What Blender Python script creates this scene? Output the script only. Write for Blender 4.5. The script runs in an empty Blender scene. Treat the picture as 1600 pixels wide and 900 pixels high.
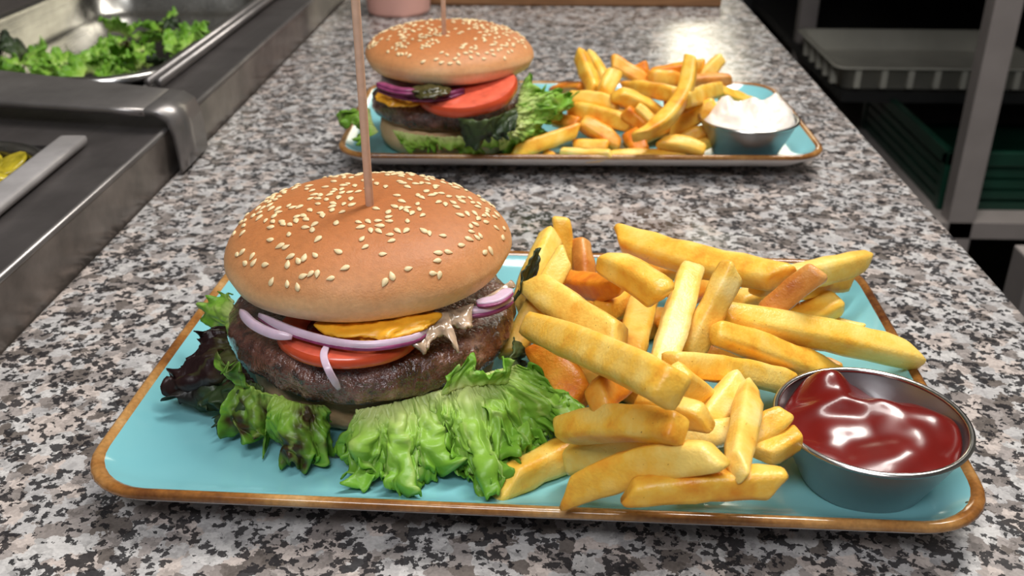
import bpy, bmesh, math, random
import numpy as np
from mathutils import Vector, Matrix, noise
from mathutils.bvhtree import BVHTree

scene = bpy.context.scene
C = scene.collection
R = math.radians

# ------------------------------------------------------------------ camera
F = 1550.0                                   # focal length in pixels of the 1600 x 900 frame
PITCH = math.atan(782 / F)
YAW = math.atan(62 * math.cos(PITCH) / F)
CAM_H = 0.241
cam_data = bpy.data.cameras.new('camera')
cam_data.sensor_width = 36.0
cam_data.lens = 36.0 * F / 1600.0
cam_data.clip_start = 0.01
cam_data.clip_end = 50
cam_data.dof.use_dof = True
cam_data.dof.focus_distance = 0.37
cam_data.dof.aperture_fstop = 17.0
cam = bpy.data.objects.new('camera', cam_data)
C.objects.link(cam)
cam.location = (0, 0, CAM_H)
cam.rotation_euler = (math.pi / 2 - PITCH, 0, YAW)
scene.camera = cam

# ------------------------------------------------------------------ world, lights, exposure
world = bpy.data.worlds.new('world')
scene.world = world
world.use_nodes = True
world.node_tree.nodes['Background'].inputs[0].default_value = (0.80, 0.86, 1.0, 1)
world.node_tree.nodes['Background'].inputs[1].default_value = 0.10


def area(name, loc, target, size, size_y, power, col):
    l = bpy.data.lights.new(name, 'AREA')
    l.shape = 'RECTANGLE'
    l.size = size
    l.size_y = size_y
    l.energy = power
    l.color = col
    o = bpy.data.objects.new(name, l)
    C.objects.link(o)
    o.location = loc
    d = Vector(target) - Vector(loc)
    o.rotation_euler = d.to_track_quat('-Z', 'Y').to_euler()
    return o


area('ceiling_lamp_light', (0.62, 1.00, 1.45), (-0.02, 0.42, 0.0), 0.34, 0.60, 19, (1.0, 0.96, 0.90))
area('ceiling_lamp_light', (0.10, 0.62, 1.55), (0.0, 0.5, 0.0), 0.20, 0.9, 12, (1.0, 0.97, 0.93))
area('ceiling_lamp_light', (-0.20, -0.75, 1.50), (0.0, 0.45, 0.0), 0.9, 0.4, 17, (0.96, 0.97, 1.0))

scene.view_settings.view_transform = 'Standard'
scene.view_settings.look = 'None'
scene.view_settings.gamma = 1
scene.view_settings.use_curve_mapping = False
scene.view_settings.exposure = 0.0

# ------------------------------------------------------------------ helpers
_fw = np.array([-math.sin(YAW) * math.cos(PITCH), math.cos(YAW) * math.cos(PITCH), -math.sin(PITCH)])
_rt = np.array([math.cos(YAW), math.sin(YAW), 0.0])
_up = np.cross(_rt, _fw)
CAM = np.array([0.0, 0.0, CAM_H])


def ray(x, y):
    return _fw + _rt * (x - 800) / F - _up * (y - 450) / F


def at(x, y, z):
    """survey point: where the sight line through a photo pixel meets the height z"""
    d = ray(x, y)
    return CAM + d * ((z - CAM_H) / d[2])


def far(x, y, depth):
    return CAM + ray(x, y) * depth


def tag(o, label=None, cat=None, group=None, kind=None):
    if label: o['label'] = label
    if cat: o['category'] = cat
    if group: o['group'] = group
    if kind: o['kind'] = kind
    return o


def thing(name, loc, label, cat, group=None, kind=None):
    o = bpy.data.objects.new(name, None)
    o.empty_display_size = 0.01
    C.objects.link(o)
    o.location = loc
    return tag(o, label, cat, group, kind)


def root_loc(o):
    v = Vector((0, 0, 0))
    while o is not None:
        v += Vector(o.location)
        o = o.parent
    return v


def mk(name, verts, faces, mat, parent=None, origin=None, smooth=True, uv=None):
    """one mesh object from world-space vertices; its origin is the parent's or the one given"""
    org = root_loc(parent) if parent is not None else Vector(origin if origin is not None else (0, 0, 0))
    me = bpy.data.meshes.new(name)
    me.from_pydata([tuple(Vector(v) - org) for v in verts], [], faces)
    if smooth:
        me.polygons.foreach_set('use_smooth', [True] * len(me.polygons))
    if uv is not None:
        l = me.uv_layers.new(name='uv')
        for lp in me.loops:
            l.data[lp.index].uv = uv[lp.vertex_index]
    me.materials.append(mat)
    me.update()
    o = bpy.data.objects.new(name, me)
    C.objects.link(o)
    if parent is not None:
        o.parent = parent
    else:
        o.location = org
    return o


def box(name, lo, hi, mat, parent=None, bevel=0.0, seg=2, origin=None):
    x0, y0, z0 = lo
    x1, y1, z1 = hi
    bm = bmesh.new()
    bmesh.ops.create_cube(bm, size=1)
    for v in bm.verts:
        v.co = Vector((x0 + (v.co.x + .5) * (x1 - x0), y0 + (v.co.y + .5) * (y1 - y0), z0 + (v.co.z + .5) * (z1 - z0)))
    if bevel:
        bmesh.ops.bevel(bm, geom=list(bm.edges), offset=bevel, segments=seg, affect='EDGES', profile=0.5)
    bmesh.ops.recalc_face_normals(bm, faces=bm.faces)
    bm.verts.index_update()
    vs = [v.co.copy() for v in bm.verts]
    fs = [[v.index for v in f.verts] for f in bm.faces]
    bm.free()
    if origin is None and parent is None:
        origin = ((x0 + x1) / 2, (y0 + y1) / 2, z0)
    return mk(name, vs, fs, mat, parent, origin, smooth=False)


def loft(rings, cap0=True, cap1=True):
    """closed rings of equal length -> verts, faces"""
    vs, fs = [], []
    n = len(rings[0])
    for r in rings:
        vs += [Vector(p) for p in r]
    for i in range(len(rings) - 1):
        for j in range(n):
            a, b = i * n + j, i * n + (j + 1) % n
            fs.append([a, b, b + n, a + n])
    if cap0:
        fs.append(list(range(n))[::-1])
    if cap1:
        fs.append([(len(rings) - 1) * n + j for j in range(n)])
    return vs, fs


def lathe(profile, c, n=48, wob=0.0, seed=0, cap0=True, cap1=True, zfun=None):
    rings = []
    for (r, z) in profile:
        ring = []
        for j in range(n):
            a = 2 * math.pi * j / n
            rr = r
            if wob:
                rr = r * (1 + wob * noise.noise(Vector((math.cos(a) * 1.6 + seed, math.sin(a) * 1.6, z * 25))))
            p = Vector((c[0] + rr * math.cos(a), c[1] + rr * math.sin(a), c[2] + z))
            if zfun: p.z += zfun(p)
            ring.append(p)
        rings.append(ring)
    return loft(rings, cap0, cap1)


def rrect(cx, cy, w, h, r, z, nc=8, ns=8, rot=0.0, bow=0.0):
    """rounded rectangle ring, constant vertex count"""
    pts = []
    cs = [(w / 2 - r, h / 2 - r, 0), (-w / 2 + r, h / 2 - r, 90), (-w / 2 + r, -h / 2 + r, 180), (w / 2 - r, -h / 2 + r, 270)]
    corners = []
    for (x, y, a0) in cs:
        corners.append([(x + r * math.cos(R(a0 + 90 * k / nc)), y + r * math.sin(R(a0 + 90 * k / nc))) for k in range(nc + 1)])
    for i in range(4):
        pts += corners[i]
        a, b = corners[i][-1], corners[(i + 1) % 4][0]
        for k in range(1, ns):
            t = k / ns
            pts.append((a[0] + (b[0] - a[0]) * t, a[1] + (b[1] - a[1]) * t))
    out = []
    for (x, y) in pts:
        if bow:
            x2 = x * (1 + bow * (1 - (2 * y / h) ** 2) * .5)
            y2 = y * (1 + bow * (1 - (2 * x / w) ** 2) * .5)
            x, y = x2, y2
        X = x * math.cos(rot) - y * math.sin(rot)
        Y = x * math.sin(rot) + y * math.cos(rot)
        out.append(Vector((cx + X, cy + Y, z)))
    return out


def catmull(P, n):
    P = [np.array(p, float) for p in P]
    if len(P) == 2:
        return [P[0] + (P[1] - P[0]) * k / (n - 1) for k in range(n)]
    seg = [np.linalg.norm(P[i + 1] - P[i]) for i in range(len(P) - 1)]
    cum = np.concatenate([[0], np.cumsum(seg)])
    Q = [2 * P[0] - P[1]] + P + [2 * P[-1] - P[-2]]
    out = []
    for k in range(n):
        s = cum[-1] * k / (n - 1)
        i = min(max(int(np.searchsorted(cum, s, 'right')) - 1, 0), len(seg) - 1)
        t = (s - cum[i]) / max(seg[i], 1e-9)
        a, b, c, d = Q[i], Q[i + 1], Q[i + 2], Q[i + 3]
        out.append(.5 * ((2 * b) + (c - a) * t + (2 * a - 5 * b + 4 * c - d) * t * t + (3 * b - a - 3 * c + d) * t ** 3))
    return out


def strip(path, w, h, n=24, upv=(0, 0, 1), taper=0.0, twist=0.0):
    """a swept rectangular-ish band along a path of world points"""
    P = catmull(path, n)
    rings = []
    for k in range(n):
        t = P[min(k + 1, n - 1)] - P[max(k - 1, 0)]
        t = t / np.linalg.norm(t)
        u = np.array(upv, float)
        s = np.cross(t, u); s /= np.linalg.norm(s)
        u = np.cross(s, t)
        f = 1.0
        e = min(k, n - 1 - k) / (n - 1) * 2
        if taper: f = 1 - taper * (1 - min(1, e * 2.5)) ** 2
        ww, hh = w * f / 2, h * f / 2
        tw = twist * k / (n - 1)
        cs, sn = math.cos(tw), math.sin(tw)
        ring = []
        for j in range(10):
            a = 2 * math.pi * j / 10
            ca, sa = math.cos(a), math.sin(a)
            x = math.copysign(abs(ca) ** .3, ca) * ww
            y = math.copysign(abs(sa) ** .3, sa) * hh
            ring.append(Vector(P[k] + s * (x * cs - y * sn) + u * (x * sn + y * cs)))
        rings.append(ring)
    return loft(rings)


def rod(a, b, r, n=10):
    a, b = Vector(a), Vector(b)
    q = (b - a).to_track_quat('Z', 'Y')
    rings = []
    for p in (a, b):
        rings.append([p + q @ Vector((r * math.cos(2 * math.pi * j / n), r * math.sin(2 * math.pi * j / n), 0)) for j in range(n)])
    return loft(rings)


def merge(*parts):
    vs, fs = [], []
    for (v, f) in parts:
        k = len(vs)
        vs += list(v)
        fs += [[i + k for i in ff] for ff in f]
    return vs, fs


# ------------------------------------------------------------------ materials
class N:
    def __init__(s, name):
        s.m = bpy.data.materials.new(name)
        s.m.use_nodes = True
        s.t = s.m.node_tree
        s.b = s.t.nodes['Principled BSDF']
        s.co = s.t.nodes.new('ShaderNodeTexCoord')

    def node(s, typ, **kw):
        n = s.t.nodes.new(typ)
        for k, v in kw.items():
            setattr(n, k, v)
        return n

    def link(s, a, b):
        s.t.links.new(a, b)

    def noise(s, scale, detail=3, rough=.5, vec=None, dist=0.0):
        n = s.node('ShaderNodeTexNoise')
        n.inputs['Scale'].default_value = scale
        n.inputs['Detail'].default_value = detail
        n.inputs['Roughness'].default_value = rough
        n.inputs['Distortion'].default_value = dist
        s.link(vec if vec is not None else s.co.outputs['Object'], n.inputs['Vector'])
        return n.outputs['Fac']

    def voro(s, scale, vec=None, out='Color', feature='F1'):
        n = s.node('ShaderNodeTexVoronoi', feature=feature)
        n.inputs['Scale'].default_value = scale
        s.link(vec if vec is not None else s.co.outputs['Object'], n.inputs['Vector'])
        return n.outputs[out]

    def ramp(s, fac, stops, interp='LINEAR'):
        n = s.node('ShaderNodeValToRGB')
        n.color_ramp.interpolation = interp
        e = n.color_ramp.elements
        while len(e) < len(stops):
            e.new(0.5)
        for k, (p, c) in enumerate(stops):
            e[k].position = p
            e[k].color = (c[0], c[1], c[2], 1) if not isinstance(c, (int, float)) else (c, c, c, 1)
        s.link(fac, n.inputs['Fac'])
        return n.outputs['Color']

    def mix(s, fac, a, b, blend='MIX'):
        n = s.node('ShaderNodeMix', data_type='RGBA', blend_type=blend)
        for inp, v in ((n.inputs[0], fac), (n.inputs[6], a), (n.inputs[7], b)):
            if isinstance(v, (int, float)):
                inp.default_value = v
            elif isinstance(v, tuple):
                inp.default_value = (*v, 1)
            else:
                s.link(v, inp)
        return n.outputs[2]

    def math(s, op, a, b=0.0):
        n = s.node('ShaderNodeMath', operation=op)
        for inp, v in ((n.inputs[0], a), (n.inputs[1], b)):
            if isinstance(v, (int, float)):
                inp.default_value = v
            else:
                s.link(v, inp)
        return n.outputs[0]

    def sep(s, v, axis):
        n = s.node('ShaderNodeSeparateXYZ')
        s.link(v, n.inputs[0])
        return n.outputs[axis]

    def bump(s, h, strength=.3, dist=.001):
        n = s.node('ShaderNodeBump')
        n.inputs['Strength'].default_value = strength
        n.inputs['Distance'].default_value = dist
        s.link(h, n.inputs['Height'])
        s.link(n.outputs[0], s.b.inputs['Normal'])
        s.link(n.outputs[0], s.b.inputs['Coat Normal'])

    def set(s, col=None, rough=None, metal=None, spec=None, sss=None, sss_r=None, coat=None, coat_r=None, trans=None):
        b = s.b.inputs
        if col is not None:
            if isinstance(col, tuple): b['Base Color'].default_value = (*col, 1)
            else: s.link(col, b['Base Color'])
        if rough is not None:
            if isinstance(rough, (int, float)): b['Roughness'].default_value = rough
            else: s.link(rough, b['Roughness'])
        if metal is not None: b['Metallic'].default_value = metal
        if spec is not None: b['Specular IOR Level'].default_value = spec
        if sss is not None: b['Subsurface Weight'].default_value = sss
        if sss_r is not None:
            b['Subsurface Radius'].default_value = (1.0, .5, .25)
            b['Subsurface Scale'].default_value = sss_r
        if coat is not None: b['Coat Weight'].default_value = coat
        if coat_r is not None: b['Coat Roughness'].default_value = coat_r
        if trans is not None: b['Transmission Weight'].default_value = trans
        return s.m


def srgb(r, g, b):
    f = lambda c: (c / 255 / 12.92) if c / 255 <= .04045 else ((c / 255 + .055) / 1.055) ** 2.4
    return (f(r), f(g), f(b))


def plain(name, col, rough=.5, metal=0.0, var=.15, scale=20, **kw):
    n = N(name)
    f = n.noise(scale, 4)
    dark = tuple(c * (1 - var) for c in col)
    lite = tuple(min(1, c * (1 + var)) for c in col)
    return n.set(col=n.ramp(f, [(.3, dark), (.7, lite)]), rough=rough, metal=metal, **kw)


def mat_granite():
    n = N('granite')
    co = n.co.outputs['Object']

    def warp(scale, amt, src):
        d = n.node('ShaderNodeTexNoise')
        d.inputs['Scale'].default_value = scale
        d.inputs['Detail'].default_value = 4
        d.inputs['Roughness'].default_value = .65
        n.link(src, d.inputs['Vector'])
        off = n.node('ShaderNodeVectorMath', operation='MULTIPLY_ADD')
        n.link(d.outputs['Color'], off.inputs[0])
        off.inputs[1].default_value = (amt, amt, amt)
        n.link(src, off.inputs[2])
        return off.outputs[0]
    v = warp(260, .0075, co)
    a = n.sep(n.voro(135, v), 0)
    base = n.ramp(a, [(0, srgb(184, 181, 180)), (.28, srgb(196, 184, 177)), (.46, srgb(140, 132, 128)), (.60, srgb(200, 197, 195)), (.76, srgb(162, 154, 150)), (.90, srgb(112, 104, 99))], 'CONSTANT')
    b = n.sep(n.voro(310, v), 1)
    fine = n.ramp(b, [(0, 1.0), (.35, .84), (.6, 1.06), (.85, .70)], 'CONSTANT')
    base = n.mix(1.0, base, fine, 'MULTIPLY')
    c = n.sep(n.voro(380, v), 2)
    cl = n.noise(110, 3)
    blk = n.math('GREATER_THAN', n.math('ADD', c, n.math('MULTIPLY', cl, 1.7)), 1.55)
    base = n.mix(n.math('MULTIPLY', blk, .92), base, srgb(38, 37, 40))
    g = n.noise(700, 3)
    base = n.mix(.4, base, n.ramp(g, [(.3, .45), (.7, 1.05)]), 'MULTIPLY')
    return n.set(col=base, rough=n.ramp(n.noise(40, 3), [(.3, .14), (.7, .26)]), spec=.5)


def mat_steel(name, col, rough, var=.2, scale=6, streak=True, metal=1.0):
    n = N(name)
    m = n.node('ShaderNodeMapping')
    m.inputs['Scale'].default_value = (40, 1.5, 40) if streak else (1, 1, 1)
    n.link(n.co.outputs['Object'], m.inputs[0])
    f = n.noise(scale, 4, .6, m.outputs[0])
    smudge_reflection = n.noise(30, 4, .6)  # smudges; on the front panel this mottle stands in for reflected granite
    base = n.ramp(smudge_reflection, [(.3, tuple(c * (1 - var) for c in col)), (.7, tuple(min(1, c * (1 + var)) for c in col))])
    r = n.math('ADD', n.math('MULTIPLY', f, .12), rough - .06)
    return n.set(col=base, rough=r, metal=metal)


def mat_glaze():
    n = N('turquoise_glaze')
    f = n.noise(9, 4)
    base = n.ramp(f, [(.3, srgb(122, 188, 196)), (.7, srgb(138, 200, 206))])
    d = n.voro(85, out='Distance')
    k = n.sep(n.voro(85), 0)
    dot = n.math('MULTIPLY', n.math('LESS_THAN', d, .075), n.math('GREATER_THAN', k, .72))
    base = n.mix(dot, base, srgb(50, 62, 62))
    return n.set(col=base, rough=.13, spec=.5, coat=.3, coat_r=.05)


def mat_rim():
    n = N('brown_glazed_rim')
    f = n.noise(28, 4, .6)
    base = n.ramp(f, [(.30, srgb(92, 52, 26)), (.45, srgb(150, 98, 46)), (.62, srgb(190, 142, 84)), (.8, srgb(214, 186, 140))])
    g = n.noise(600, 2)
    base = n.mix(.35, base, n.ramp(g, [(.35, .3), (.65, 1.0)]), 'MULTIPLY')
    return n.set(col=base, rough=.16, coat=.4, coat_r=.06)


def mat_bun_top():
    n = N('golden_bun_crust')
    z = n.sep(n.co.outputs['Generated'], 2)
    w = n.math('ADD', z, n.math('MULTIPLY', n.math('SUBTRACT', n.noise(35, 4, .6), .5), .28))
    base = n.ramp(w, [(.12, srgb(248, 222, 184)), (.27, srgb(236, 190, 140)), (.46, srgb(212, 150, 98)), (.70, srgb(192, 124, 74)), (1, srgb(176, 106, 58))])
    fl = n.noise(420, 3)
    base = n.mix(.35, base, n.ramp(fl, [(.3, .72), (.7, 1.12)]), 'MULTIPLY')
    n.bump(n.math('ADD', n.noise(120, 4, .6), n.math('MULTIPLY', n.noise(1300, 2), .45)), .30, .0010)
    return n.set(col=base, rough=.50, spec=.36, sss=.12, sss_r=.004)


def mat_bun_bottom():
    n = N('pale_bun_base')
    base = n.ramp(n.noise(40, 4), [(.3, srgb(206, 160, 112)), (.7, srgb(232, 196, 152))])
    n.bump(n.noise(350, 4, .6), .35, .001)
    return n.set(col=base, rough=.7, sss=.1, sss_r=.003)


def mat_patty():
    n = N('grilled_beef')
    a = n.noise(75, 5, .65)
    base = n.ramp(a, [(.32, srgb(38, 19, 15)), (.46, srgb(90, 47, 35)), (.59, srgb(128, 82, 66)), (.76, srgb(190, 148, 132))])
    ch = n.noise(190, 3, .6)
    base = n.mix(n.ramp(ch, [(.54, 0.0), (.70, .85)]), base, srgb(34, 15, 11))
    n.bump(n.math('ADD', n.noise(130, 5, .7), n.math('MULTIPLY', n.noise(600, 3), .5)), .62, .0030)
    return n.set(col=base, rough=n.ramp(n.noise(220, 3), [(.35, .08), (.65, .36)]), spec=.8, coat=1.0, coat_r=.1)


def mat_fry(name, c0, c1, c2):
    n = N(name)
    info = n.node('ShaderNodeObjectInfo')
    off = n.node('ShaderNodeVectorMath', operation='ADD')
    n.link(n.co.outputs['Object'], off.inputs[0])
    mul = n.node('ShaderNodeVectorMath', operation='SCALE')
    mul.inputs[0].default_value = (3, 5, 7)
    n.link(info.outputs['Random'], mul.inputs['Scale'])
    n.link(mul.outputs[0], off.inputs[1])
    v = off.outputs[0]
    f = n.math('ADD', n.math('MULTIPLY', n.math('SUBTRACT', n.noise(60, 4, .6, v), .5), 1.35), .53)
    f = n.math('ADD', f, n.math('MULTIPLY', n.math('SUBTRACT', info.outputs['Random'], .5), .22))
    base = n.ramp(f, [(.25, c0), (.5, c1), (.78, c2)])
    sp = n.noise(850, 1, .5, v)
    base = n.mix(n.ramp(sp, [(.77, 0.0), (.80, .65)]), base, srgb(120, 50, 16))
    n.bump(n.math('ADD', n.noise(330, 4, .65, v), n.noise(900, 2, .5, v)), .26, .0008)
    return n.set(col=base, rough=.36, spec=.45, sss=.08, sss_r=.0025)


def mat_leaf(name, inner, mid, edge, dark, amount, seed=0.0):
    n = N(name)
    uvv = n.co.outputs['UV']
    v = n.sep(uvv, 1)
    w = n.math('ADD', v, n.math('MULTIPLY', n.math('SUBTRACT', n.noise(70, 3), .5), .5))
    base = n.ramp(w, [(0, inner), (.38, mid), (1, edge)])
    m = n.node('ShaderNodeMapping')
    m.inputs['Location'].default_value = (seed, seed * .7, 0)
    n.link(n.co.outputs['Object'], m.inputs[0])
    pf = n.noise(48, 3, .55, m.outputs[0])
    base = n.mix(n.ramp(pf, [(1 - amount - .06, 0.0), (1 - amount + .05, .95)]), base, dark)
    vein = n.node('ShaderNodeTexWave', wave_type='BANDS', bands_direction='X')
    vein.inputs['Scale'].default_value = 3.2
    vein.inputs['Distortion'].default_value = 5
    vein.inputs['Detail'].default_value = 3
    n.link(uvv, vein.inputs['Vector'])
    base = n.mix(n.ramp(vein.outputs['Fac'], [(.88, 0.0), (1, .3)]), base, inner)
    n.bump(n.math('ADD', vein.outputs['Fac'], n.math('MULTIPLY', n.noise(200, 3), 1.2)), .30, .0012)
    n.set(col=base, rough=.38, spec=.40)
    tr = n.node('ShaderNodeBsdfTranslucent')
    n.link(base, tr.inputs['Color'])
    ms = n.node('ShaderNodeMixShader')
    ms.inputs[0].default_value = .26
    n.link(n.b.outputs[0], ms.inputs[1])
    n.link(tr.outputs[0], ms.inputs[2])
    out = n.t.nodes['Material Output']
    n.link(ms.outputs[0], out.inputs['Surface'])
    return n.m


def mat_wood(name, c0, c1):
    n = N(name)
    m = n.node('ShaderNodeMapping')
    m.inputs['Scale'].default_value = (4, 60, 60)
    n.link(n.co.outputs['Object'], m.inputs[0])
    return n.set(col=n.ramp(n.noise(3, 5, .6, m.outputs[0]), [(.3, c0), (.7, c1)]), rough=.55)


M = {}
M['granite'] = mat_granite()
M['steel'] = mat_steel('brushed_steel', srgb(132, 128, 126), .34, metal=.7)
M['steel_dark'] = mat_steel('dull_steel', srgb(104, 99, 98), .34, metal=.7)
M['strip'] = mat_steel('light_steel', srgb(176, 172, 172), .35, metal=.3)
M['steel_panel'] = mat_steel('mottled_steel', srgb(118, 110, 104), .3, var=.4, streak=False, metal=.65)  # reflection of the granite painted into the colour as brown mottling
M['steel_pan'] = mat_steel('pan_steel', srgb(150, 148, 142), .26)
M['steel_bright'] = mat_steel('polished_steel', srgb(196, 194, 190), .22)
M['steel_cup'] = mat_steel('spun_steel', srgb(150, 151, 152), .33, var=.06, streak=False, metal=.85)
M['glaze'] = mat_glaze()
M['rim'] = mat_rim()
M['white_glaze'] = plain('white_glaze', srgb(226, 222, 220), .2, var=.03)
M['bun'] = mat_bun_top()
M['bun_base'] = mat_bun_bottom()
M['seed'] = plain('sesame', srgb(236, 212, 164), .42, var=.12, scale=300)
M['patty'] = mat_patty()
M['skewer'] = plain('skewer_wood', srgb(222, 182, 156), .6, var=.08, scale=300)
M['tomato_skin'] = plain('tomato_skin', srgb(204, 78, 44), .2, var=.12, scale=90, sss=.15, sss_r=.003, coat=.15, coat_r=.2)
M['tomato_flesh'] = plain('tomato_flesh', srgb(222, 100, 76), .24, var=.2, scale=160, sss=.2, sss_r=.003, coat=.3, coat_r=.1)
M['tomato_gel'] = plain('tomato_gel', srgb(110, 24, 14), .18, var=.4, scale=200)
M['onion_white'] = plain('onion_white', srgb(210, 186, 204), .25, var=.12, scale=150, sss=.2, sss_r=.002)
M['onion_purple'] = plain('onion_purple', srgb(132, 58, 98), .25, var=.35, scale=150, sss=.1, sss_r=.002)
M['cheese'] = plain('melted_cheese', srgb(240, 172, 44), .35, var=.12, scale=120, sss=.2, sss_r=.003)
M['fried'] = plain('fried_onion', srgb(176, 152, 128), .2, var=.5, scale=170, sss=.2, sss_r=.003, coat=.5, coat_r=.1)
M['pickle'] = plain('pickle', srgb(70, 66, 34), .25, var=.3, scale=120)
M['fry_gold'] = mat_fry('fry_golden', srgb(230, 146, 36), srgb(247, 192, 70), srgb(252, 216, 116))
M['fry_pale'] = mat_fry('fry_pale', srgb(238, 172, 62), srgb(249, 206, 96), srgb(253, 226, 146))
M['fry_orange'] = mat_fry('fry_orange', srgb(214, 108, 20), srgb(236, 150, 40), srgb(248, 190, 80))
M['fry_brown'] = mat_fry('fry_brown', srgb(178, 98, 34), srgb(210, 138, 62), srgb(230, 170, 98))
LG = srgb(196, 218, 120)
M['leaf'] = mat_leaf('green_lettuce', srgb(218, 230, 150), srgb(158, 202, 80), srgb(118, 174, 52), srgb(88, 144, 42), .30, 1.0)
M['leaf_mid'] = mat_leaf('green_red_lettuce', srgb(176, 208, 96), srgb(130, 182, 58), srgb(104, 158, 48), srgb(64, 32, 30), .42, 2.3)
M['leaf_red'] = mat_leaf('red_lettuce', srgb(90, 96, 50), srgb(68, 50, 38), srgb(56, 34, 32), srgb(40, 20, 22), .55, 5.1)
M['leaf_dark'] = mat_leaf('dark_lettuce', srgb(84, 100, 56), srgb(64, 82, 48), srgb(46, 62, 40), srgb(36, 30, 28), .42, 7.7)
M['ketchup'] = plain('ketchup', srgb(108, 19, 14), .27, var=.12, scale=70, coat=.25, coat_r=.08)
M['mayo'] = plain('mayonnaise', srgb(244, 236, 226), .28, var=.02, sss=.25, sss_r=.006)
M['pink'] = plain('pink_plastic', srgb(226, 172, 158), .4, var=.04)
M['board'] = mat_wood('board_wood', srgb(112, 76, 46), srgb(150, 108, 70))
M['tray'] = plain('white_plastic', srgb(184, 180, 166), .4, var=.08)
M['crate'] = plain('green_plastic', srgb(14, 54, 40), .4, var=.2)
M['upright'] = plain('grey_paint', srgb(140, 132, 128), .5, var=.08)
M['black'] = plain('dark_panel', srgb(30, 29, 28), .6, var=.2)
M['floor'] = plain('dark_floor_tiles', srgb(84, 78, 68), .5, var=.25, scale=8)
M['wall'] = plain('kitchen_wall', srgb(176, 174, 168), .6, var=.05, scale=3)
M['ceiling'] = plain('ceiling_paint', srgb(205, 203, 198), .8, var=.03, scale=3)
M['base'] = plain('counter_base_panel', srgb(56, 53, 50), .6, var=.2)


def mat_emit(name, col, s):
    n = N(name)
    n.b.inputs['Emission Color'].default_value = (*col, 1)
    n.b.inputs['Emission Strength'].default_value = s
    return n.set(col=(.8, .8, .8))


M['lit_window'] = mat_emit('lit_window', (1.0, .93, .72), 5.0)  # emission of an added panel, set by its reflection in the counter

# ------------------------------------------------------------------ the setting
XL, XR = -0.260, 0.247
tag(box('floor', (-2.2, -1.6, -.95), (2.4, 3.4, -.90), M['floor']), kind='structure')
tag(box('wall_back', (-2.2, 3.3, -.90), (2.4, 3.4, 1.75), M['wall']), kind='structure')
tag(box('wall_left', (-2.3, -1.6, -.90), (-2.2, 3.4, 1.75), M['wall']), kind='structure')
tag(box('wall_right', (2.4, -1.6, -.90), (2.5, 3.4, 1.75), M['wall']), kind='structure')
tag(box('ceiling', (-2.2, -1.6, 1.75), (2.4, 3.4, 1.82), M['ceiling']), kind='structure')
w = thing('window_1', (0.58, 3.29, .25), 'lit serving window in the back wall', 'window', kind='structure')  # unseen glowing panel, added to give the granite its warm reflection
box('pane', (0.40, 3.285, .22), (0.66, 3.295, 1.2), M['lit_window'], w)
for (a, b) in (((.36, 3.27, .18), (.40, 3.30, 1.24)), ((.66, 3.27, .18), (.70, 3.30, 1.24)), ((.40, 3.27, .18), (.66, 3.30, .22)), ((.40, 3.27, 1.2), (.66, 3.30, 1.24))):
    box('window_frame', a, b, M['upright'], w)

ct = thing('granite_counter', (0, 0, -.03), 'speckled grey, pink and black polished granite counter under both plates', 'counter')
box('worktop', (XL + .0005, -.35, -.03), (XR, 2.1, 0), M['granite'], ct, bevel=.003, seg=3)
box('base_panel', (XL + .01, -.30, -.90), (XR - .02, 2.0, -.031), M['base'], ct)

# ------------------------------------------------------------------ plates
PZ = 0.0100                                   # inner surface of the plates


def make_plate(cx, cy, w, h, rot, label):
    p = thing('rectangular_plate', (cx, cy, 0), label, 'plate', 'turquoise rectangular plates')
    rr = lambda d, z, r=.026: rrect(cx, cy, w - 2 * d, h - 2 * d, max(r - d * .5, .006), z, rot=rot, bow=.012)
    # white underside with foot
    vs, fs = loft([rr(.060, .0035), rr(.045, .0030), rr(.043, .0000), rr(.037, .0000), rr(.032, .0035), rr(.012, .0085), rr(.0022, .0150), rr(.0006, .0168)], True, False)
    mk('underside', vs, fs, M['white_glaze'], p)
    # brown rim band
    vs, fs = loft([rr(.0006, .0168), rr(0, .0180), rr(.0006, .0194), rr(.0018, .0200), rr(.0034, .0196), rr(.0046, .0186)], False, False)
    mk('rim', vs, fs, M['rim'], p)
    vs, fs = loft([rr(.0046, .0186), rr(.008, .0158), rr(.013, .0128), rr(.020, .0108), rr(.030, PZ), rr(.05, PZ - .0002)], False, True)
    mk('glazed_surface', vs, fs, M['glaze'], p)
    return p


make_plate(-.0025, .3760, .325, .213, R(-1.7), 'turquoise rectangular plate with brown rim, nearest the camera under ketchup')
make_plate(.0220, .7330, .336, .190, R(1.2), 'turquoise rectangular plate with brown rim, farther back under mayonnaise')
cr = at(228, 663, .0105)
vs, fs = lathe([(.0004, .0), (.0013, .0006), (.0011, .0016), (.0003, .0021)], (cr[0], cr[1], PZ), 9, .4)
tag(mk('crumb', vs, fs, M['fry_brown'], origin=(cr[0], cr[1], PZ)), 'tiny brown crumb on bare left side of nearest plate', 'crumb')


# ------------------------------------------------------------------ burgers
def bun_profile(Rr, h):
    pr = [(.001, .0005), (Rr * .80, .0), (Rr * .90, .0008), (Rr * .955, .0030)]
    for k in range(0, 19):
        a = k / 18
        ang = a * math.pi / 2
        r = Rr * math.cos(ang) ** .82
        z = .0085 + (h - .0085) * math.sin(ang) ** 1.05
        pr.append((max(r, .0008), z))
    return pr


SEED_ME = None


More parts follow.
